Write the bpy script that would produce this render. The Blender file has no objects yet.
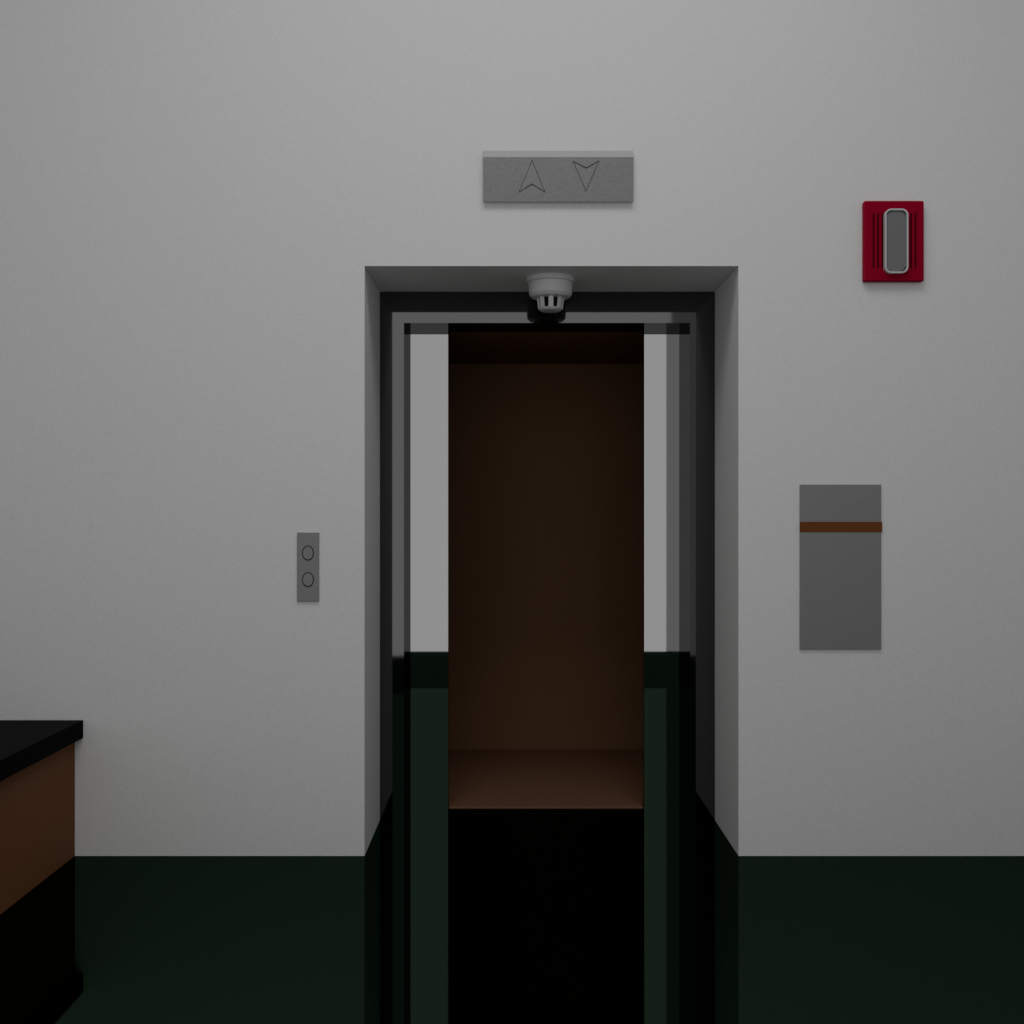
import bpy, bmesh, math
from mathutils import Vector
U=0.004; F=35/36*1024; D=F*U; H=344*U
def PX(x,d=1.0): return (x-512)*U*d
def PZ(y,d=1.0): return H-(y-512)*U*d
sc=bpy.context.scene; col=sc.collection

def mat(name,c,rough=0.6,metal=0.0,noise=0.0,scale=200,bump=0.0,spec=0.5):
    m=bpy.data.materials.new(name); m.use_nodes=True
    nt=m.node_tree; b=nt.nodes['Principled BSDF']
    b.inputs['Base Color'].default_value=(*c,1); b.inputs['Roughness'].default_value=rough
    b.inputs['Metallic'].default_value=metal; b.inputs['Specular IOR Level'].default_value=spec
    if noise or bump:
        tc=nt.nodes.new('ShaderNodeTexCoord'); n=nt.nodes.new('ShaderNodeTexNoise')
        n.inputs['Scale'].default_value=scale; n.inputs['Detail'].default_value=4
        nt.links.new(tc.outputs['Object'],n.inputs['Vector'])
        if noise:
            r=nt.nodes.new('ShaderNodeValToRGB')
            r.color_ramp.elements[0].position=.3; r.color_ramp.elements[1].position=.7
            r.color_ramp.elements[0].color=(*[v*(1-noise) for v in c],1)
            r.color_ramp.elements[1].color=(*[min(1,v*(1+noise)) for v in c],1)
            nt.links.new(n.outputs['Fac'],r.inputs['Fac']); nt.links.new(r.outputs['Color'],b.inputs['Base Color'])
        if bump:
            bp=nt.nodes.new('ShaderNodeBump'); bp.inputs['Strength'].default_value=bump; bp.inputs['Distance'].default_value=.002
            nt.links.new(n.outputs['Fac'],bp.inputs['Height']); nt.links.new(bp.outputs['Normal'],b.inputs['Normal'])
    return m
def gmat(name,c,rough):
    m=bpy.data.materials.new(name); m.use_nodes=True; nt=m.node_tree
    nt.nodes.remove(nt.nodes['Principled BSDF'])
    g=nt.nodes.new('ShaderNodeBsdfAnisotropic'); g.inputs['Color'].default_value=(*c,1); g.inputs['Roughness'].default_value=rough
    nt.links.new(g.outputs[0],nt.nodes['Material Output'].inputs['Surface'])
    return m
M_wall=mat('painted_wall',(.80,.80,.80),.9,noise=.13,scale=420,bump=.05,spec=.1)
M_floor=gmat('polished_green_floor',(.037,.070,.045),.03)
M_frame=gmat('dark_frame_metal',(.145,.145,.145),.04)
M_door=gmat('mirror_steel',(.42,.42,.42),.02)
M_wood=mat('cab_wood',(.235,.13,.072),.7,noise=.10,scale=90,spec=.2)
M_cabfloor=mat('cab_floor_wood',(.24,.13,.078),.6,noise=.05,scale=60,spec=.2)
M_cabw=mat('counter_wood',(.19,.082,.038),.7,noise=.08,scale=80,spec=.2)
M_top=mat('counter_black',(.0025,.0025,.003),.5,spec=.03)
M_steel=mat('brushed_steel',(.24,.24,.24),.6,.3,noise=.22,scale=260)
M_cap_lit=mat('steel_lit_top_edge',(.42,.42,.42),.6,.1)  # overhead light on the sign's top chamfer, painted in as paler steel
M_steel2=mat('brushed_steel_light',(.29,.29,.29),.6,.3,noise=.04,scale=180)
M_dark=mat('engraving_dark',(.02,.02,.02),.6)
M_red=mat('alarm_red',(.34,.001,.028),.55,spec=.12)
M_redd=mat('alarm_red_dark',(.06,.0005,.005),.7,spec=.1)
M_white=mat('white_plastic',(.68,.68,.68),.5)
M_bez=mat('strobe_bezel_grey',(.55,.55,.55),.5)
M_lens=mat('strobe_lens',(.20,.20,.205),.35)
M_brown=mat('brown_strip',(.21,.075,.030),.7,spec=.1)
M_seam=mat('black_gap',(.004,.004,.004),.8)

def obj(name,me,parent=None,mats=()):
    o=bpy.data.objects.new(name,me); col.objects.link(o)
    for m in mats: me.materials.append(m)
    if parent: o.parent=parent
    return o
def empty(name,loc):
    e=bpy.data.objects.new(name,None); e.location=loc; e.empty_display_size=.1; col.objects.link(e); bpy.context.view_layer.update(); return e
def fin(bm,name,parent,m,smooth=False):
    bmesh.ops.recalc_face_normals(bm,faces=bm.faces)
    if parent: bmesh.ops.translate(bm,verts=bm.verts,vec=-Vector(parent.location))
    me=bpy.data.meshes.new(name); bm.to_mesh(me); bm.free()
    if smooth:
        for p in me.polygons: p.use_smooth=True
    return obj(name,me,parent,[m] if not isinstance(m,(list,tuple)) else m)
def addbox(bm,x0,x1,y0,y1,z0,z1,bev=0,mi=0):
    t=bmesh.new(); bmesh.ops.create_cube(t,size=1)
    for v in t.verts:
        v.co=Vector(((x0+x1)/2+v.co.x*(x1-x0),(y0+y1)/2+v.co.y*(y1-y0),(z0+z1)/2+v.co.z*(z1-z0)))
    if bev: bmesh.ops.bevel(t,geom=t.edges[:],offset=bev,segments=3,affect='EDGES',profile=.5)
    for f in t.faces: f.material_index=mi
    me=bpy.data.meshes.new('t'); t.to_mesh(me); t.free(); bm.from_mesh(me); bpy.data.meshes.remove(me)
def box(name,x0,x1,y0,y1,z0,z1,m,parent=None,bev=0):
    bm=bmesh.new(); addbox(bm,x0,x1,y0,y1,z0,z1,bev); return fin(bm,name,parent,m)
def prism(name,pts,y0,y1,m,parent,bev=0,seg=3):
    bm=bmesh.new(); n=len(pts)
    a=[bm.verts.new((p[0],y0,p[1])) for p in pts]; b=[bm.verts.new((p[0],y1,p[1])) for p in pts]
    f=bm.faces.new(a); bm.faces.new(b[::-1])
    for i in range(n): bm.faces.new((a[i],b[i],b[(i+1)%n],a[(i+1)%n]))
    if bev: bmesh.ops.bevel(bm,geom=f.edges[:],offset=bev,segments=seg,affect='EDGES',profile=.5)
    return fin(bm,name,parent,m)
def ring(name,po,pi,y0,y1,m,parent):
    bm=bmesh.new(); n=len(po)
    L=[[bm.verts.new((p[0],y,p[1])) for p in P] for P,y in ((po,y1),(po,y0),(pi,y0),(pi,y1))]
    for A,B in zip(L,L[1:]+L[:1]):
        for i in range(n): bm.faces.new((A[i],B[i],B[(i+1)%n],A[(i+1)%n]))
    return fin(bm,name,parent,m)
def line(name,pts,y,r,m,parent,cyclic=True):
    c=bpy.data.curves.new(name,'CURVE'); c.dimensions='3D'; s=c.splines.new('POLY'); s.points.add(len(pts)-1)
    for i,p in enumerate(pts): s.points[i].co=(p[0]-parent.location.x,y-parent.location.y,p[1]-parent.location.z,1)
    s.use_cyclic_u=cyclic; c.bevel_depth=r; c.bevel_resolution=1
    t=bpy.data.objects.new('tmp',c); col.objects.link(t)
    dg=bpy.context.evaluated_depsgraph_get(); dg.update()
    me=bpy.data.meshes.new_from_object(t.evaluated_get(dg)); bpy.data.objects.remove(t)
    me.name=name; me.materials.clear()
    return obj(name,me,parent,[m])
def lathe(name,prof,cx,cy,m,parent,seg=48):
    bm=bmesh.new(); rings=[]
    for r,z in prof:
        if r<1e-6: rings.append([bm.verts.new((cx,cy,z))])
        else: rings.append([bm.verts.new((cx+r*math.cos(2*math.pi*i/seg),cy+r*math.sin(2*math.pi*i/seg),z)) for i in range(seg)])
    for A,B in zip(rings,rings[1:]):
        for i in range(seg):
            j=(i+1)%seg
            if len(A)==1 and len(B)>1: bm.faces.new((A[0],B[i],B[j]))
            elif len(B)==1 and len(A)>1: bm.faces.new((A[i],B[0],A[j]))
            elif len(A)>1: bm.faces.new((A[i],B[i],B[j],A[j]))
    return fin(bm,name,parent,m)

# ---------------- room shell ----------------
R1=1.116; R2=1.158; R3=1.437
YF=D*R1; YD=D*R2; YB=D*R3
XL=PX(364.5); XR=PX(738.5); ZT=PZ(266); WT=4.6; WX=4.0
bm=bmesh.new()
prof=[(-WX,0),(XL,0),(XL,ZT),(XR,ZT),(XR,0),(WX,0),(WX,WT),(-WX,WT)]
a=[bm.verts.new((x,D,z)) for x,z in prof]; b=[bm.verts.new((x,YF+.30,z)) for x,z in prof]
bm.faces.new(a); bm.faces.new(b[::-1])
for i in range(8): bm.faces.new((a[i],b[i],b[(i+1)%8],a[(i+1)%8]))
fin(bm,'wall_front',None,M_wall)
YBK=-0.165*D
bm=bmesh.new(); addbox(bm,-WX,WX,YBK,YD+2.0,-.1,0); fin(bm,'floor',None,M_floor)

# ---------------- elevator ----------------
E=empty('elevator',((XL+XR)/2,YD,0))
fl=PX(404,R1); fr=PX(690,R1); ft=PZ(323,R1)
e=.001
bm=bmesh.new()
prof=[(XL+e,0),(fl,0),(fl,ft),(fr,ft),(fr,0),(XR-e,0),(XR-e,ZT-e),(XL+e,ZT-e)]
a=[bm.verts.new((x,YF,z)) for x,z in prof]; b=[bm.verts.new((x,YD+.05,z)) for x,z in prof]
bm.faces.new(a); bm.faces.new(b[::-1])
for i in range(8): bm.faces.new((a[i],b[i],b[(i+1)%8],a[(i+1)%8]))
fin(bm,'door_frame',E,M_frame)
dl=PX(448.5,R2); dr=PX(643.5,R2)
YP=D*1.152
box('door_panel_left',fl-.004,dl,YP,YP+.045,0.0,ft+.004,M_door,E)
box('door_panel_right',dr,fr+.004,YP,YP+.045,0.0,ft+.004,M_door,E)
# cab
cx0=fl-.15; cx1=fr+.15; ch=PZ(364,R3)
box('cab_floor',dl+.001,dr-.001,YD+.002,YD+.06,0.0,.010,M_cabfloor,E,.002)
box('cab_floor_deck',cx0,cx1,YD+.06,YB,0.0,.010,M_cabfloor,E)
box('cab_back_panel',cx0,cx1,YB,YB+.03,0,ch+.03,M_wood,E)
box('cab_side_panel_left',cx0-.03,cx0,YD+.06,YB+.03,0,ch+.03,M_wood,E)
box('cab_side_panel_right',cx1,cx1+.03,YD+.06,YB+.03,0,ch+.03,M_wood,E)
box('cab_ceiling',cx0,cx1,YD+.06,YB,ch,ch+.03,M_wood,E)

# ---------------- direction sign ----------------
S=empty('elevator_direction_sign',(PX(558.5),D,PZ(176)))
dep=.022; k=(D-dep)/D
x0,x1=PX(483,k),PX(633.5,k); zt=PZ(157,k); zb=PZ(201.5,k); ztb=PZ(151)
bm=bmesh.new()
pf=[(D,PZ(201.5)),(D-dep,zb),(D-dep,zt),(D-.004,ztb),(D,ztb)]
A=[bm.verts.new((x0,y,z)) for y,z in pf]; B=[bm.verts.new((x1,y,z)) for y,z in pf]
bm.faces.new(A); bm.faces.new(B[::-1])
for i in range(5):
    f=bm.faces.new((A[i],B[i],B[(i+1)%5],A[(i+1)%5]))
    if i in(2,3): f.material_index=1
fin(bm,'sign_housing',S,[M_steel,M_cap_lit])
q=lambda L:[(PX(x,k),PZ(y,k)) for x,y in L]
line('up_arrow',q([(532,160),(545,192),(532,184),(519,192)]),D-dep,.0022,M_dark,S)
line('down_arrow',q([(586,191),(573,161),(586,168),(599,161)]),D-dep,.0022,M_dark,S)

# ---------------- call panel ----------------
C=empty('elevator_call_panel',(PX(308),D,PZ(567)))
dep=.008;k=(D-dep)/D
box('face_plate',PX(297,k),PX(319,k),D-dep,D,PZ(601.5,k),PZ(532.5,k),M_steel2,C,.0015)
for i,yy in enumerate((553,579.5)):
    cx,cz=PX(308,k),PZ(yy,k)
    c=[(cx+.0215*math.cos(t*math.pi/20),cz+.028*math.sin(t*math.pi/20)) for t in range(40)]
    prism('button_%d'%(i+1),[(cx+(p[0]-cx)*.93,cz+(p[1]-cz)*.93) for p in c],D-dep-.002,D-dep+.002,M_steel2,C,.0008)
    line('button_ring_%d'%(i+1),c,D-dep,.0022,M_dark,C)

# ---------------- steel notice plate ----------------
P=empty('wall_information_plate',(PX(840),D,PZ(567)))
dep=.008;k=(D-dep)/D
box('plate',PX(800,k),PX(881.3,k),D-dep,D,PZ(649.5,k),PZ(484.5,k),M_steel2,P,.0012)
box('brown_band',PX(800,k),PX(882,k),D-dep-.002,D-dep+.004,PZ(532,k),PZ(521.8,k),M_brown,P,.0005)

# ---------------- fire alarm ----------------
A_=empty('fire_alarm_strobe',(PX(893),D,PZ(242)))
dep=.03;k=(D-dep)/D
box('red_housing',PX(861.8),PX(924.3,k),D-dep,D,PZ(282.8),PZ(200.5,k),M_red,A_,.006)
for i,xx in enumerate((873.5,878.0,882.5,911,915.5)):
    box('grille_slot_%d'%(i+1),PX(xx-.7,k),PX(xx+.7,k),D-dep-.001,D-dep+.004,PZ(268,k),PZ(213,k),M_redd,A_)
def rrect(x0,x1,z0,z1,r,n=8):
    pts=[]
    for cx,cz,a0 in ((x1-r,z1-r,0),(x0+r,z1-r,90),(x0+r,z0+r,180),(x1-r,z0+r,270)):
        for i in range(n+1):
            t=math.radians(a0+90*i/n); pts.append((cx+r*math.cos(t),cz+r*math.sin(t)))
    return pts
k2=(D-dep-.018)/D
R=lambda g,r:rrect(PX(885+g,k2),PX(908.5-g,k2),PZ(273-g,k2),PZ(208.5+g,k2),r)
ring('strobe_bezel',R(0,.026),R(1.6,.020),D-dep-.018,D-dep,M_bez,A_)
prism('strobe_lens',R(1.8,.0195),D-dep-.012,D-dep+.002,M_lens,A_,.010,6)

# ---------------- smoke detector ----------------
yc=D*1.052; xc=PX(550.5,1.052)
SD=empty('smoke_detector',(xc,yc,ZT))
u=U*1.052
lathe('detector_body',[(0,ZT-.0005),(24*u,ZT-.0005),(24.2*u,ZT-.006),(24*u,ZT-.020),(22*u,ZT-.024),(22*u,ZT-.030),(21.5*u,ZT-.070),(19*u,ZT-.082),(14*u,ZT-.086),(0,ZT-.086)],xc,yc,M_white,SD)
lathe('sensor_core',[(0,ZT-.085),(9*u,ZT-.085),(8.5*u,ZT-.125),(0,ZT-.125)],xc,yc,M_seam,SD)
bm=bmesh.new()
for i in range(8):
    t=bmesh.new(); me=bpy.data.meshes.new('t'); addbox(t,-.0105,.0105,-.004,.004,ZT-.132,ZT-.084,.002)
    a=2*math.pi*(i+.0)/8+math.pi/2
    for v in t.verts:
        rr=12.6*u if v.co.z>ZT-.11 else 11.4*u
        x,y=v.co.x,v.co.y-rr; ca,sa=math.cos(a),math.sin(a)
        v.co.x=xc+x*ca-y*sa; v.co.y=yc+x*sa+y*ca
    t.to_mesh(me); t.free(); bm.from_mesh(me)
fin(bm,'cage_fins',SD,M_white)
lathe('cage_cap',[(0,ZT-.127),(11.5*u,ZT-.127),(11.8*u,ZT-.131),(10*u,ZT-.138),(0,ZT-.140)],xc,yc,M_white,SD)

# ---------------- counter ----------------
K=empty('counter_cabinet',(PX(0),D-.6,0))
xr=PX(75); xt=PX(83.5); zt=PZ(720)
y0=1.0
box('cabinet_body',-3.0,xr,y0,D-.001,0.0,zt-.07,M_cabw,K,.001)
box('countertop',-3.02,xt,y0-.03,D-.001,zt-.072,zt,M_top,K,.003)

# ---------------- lights ----------------
def area(name,loc,rot,sx,sy,rad):
    ld=bpy.data.lights.new(name,'AREA'); ld.shape='RECTANGLE'; ld.size=sx; ld.size_y=sy; ld.energy=rad*math.pi*sx*sy
    lo=bpy.data.objects.new(name,ld); lo.location=loc; lo.rotation_euler=rot; col.objects.link(lo)
lx1=336*U; lx0=-1.9; lz0=H-304*U; lz1=3.5
area('room_light',((lx0+lx1)/2,.126*D,(lz0+lz1)/2),(math.radians(90),0,0),lx1-lx0,lz1-lz0,.44)
area('ceiling_light',(0.1,D-1.7,4.6),(0,0,0),2.6,1.2,3.2)
w=bpy.data.worlds.new('World'); sc.world=w; w.use_nodes=True
w.node_tree.nodes['Background'].inputs[0].default_value=(.24,.24,.24,1); w.node_tree.nodes['Background'].inputs[1].default_value=1

cam=bpy.data.cameras.new('camera'); cam.lens=35; cam.sensor_width=36
co=bpy.data.objects.new('camera',cam); co.location=(0,0,H); co.rotation_euler=(math.radians(90),0,0); col.objects.link(co); sc.camera=co
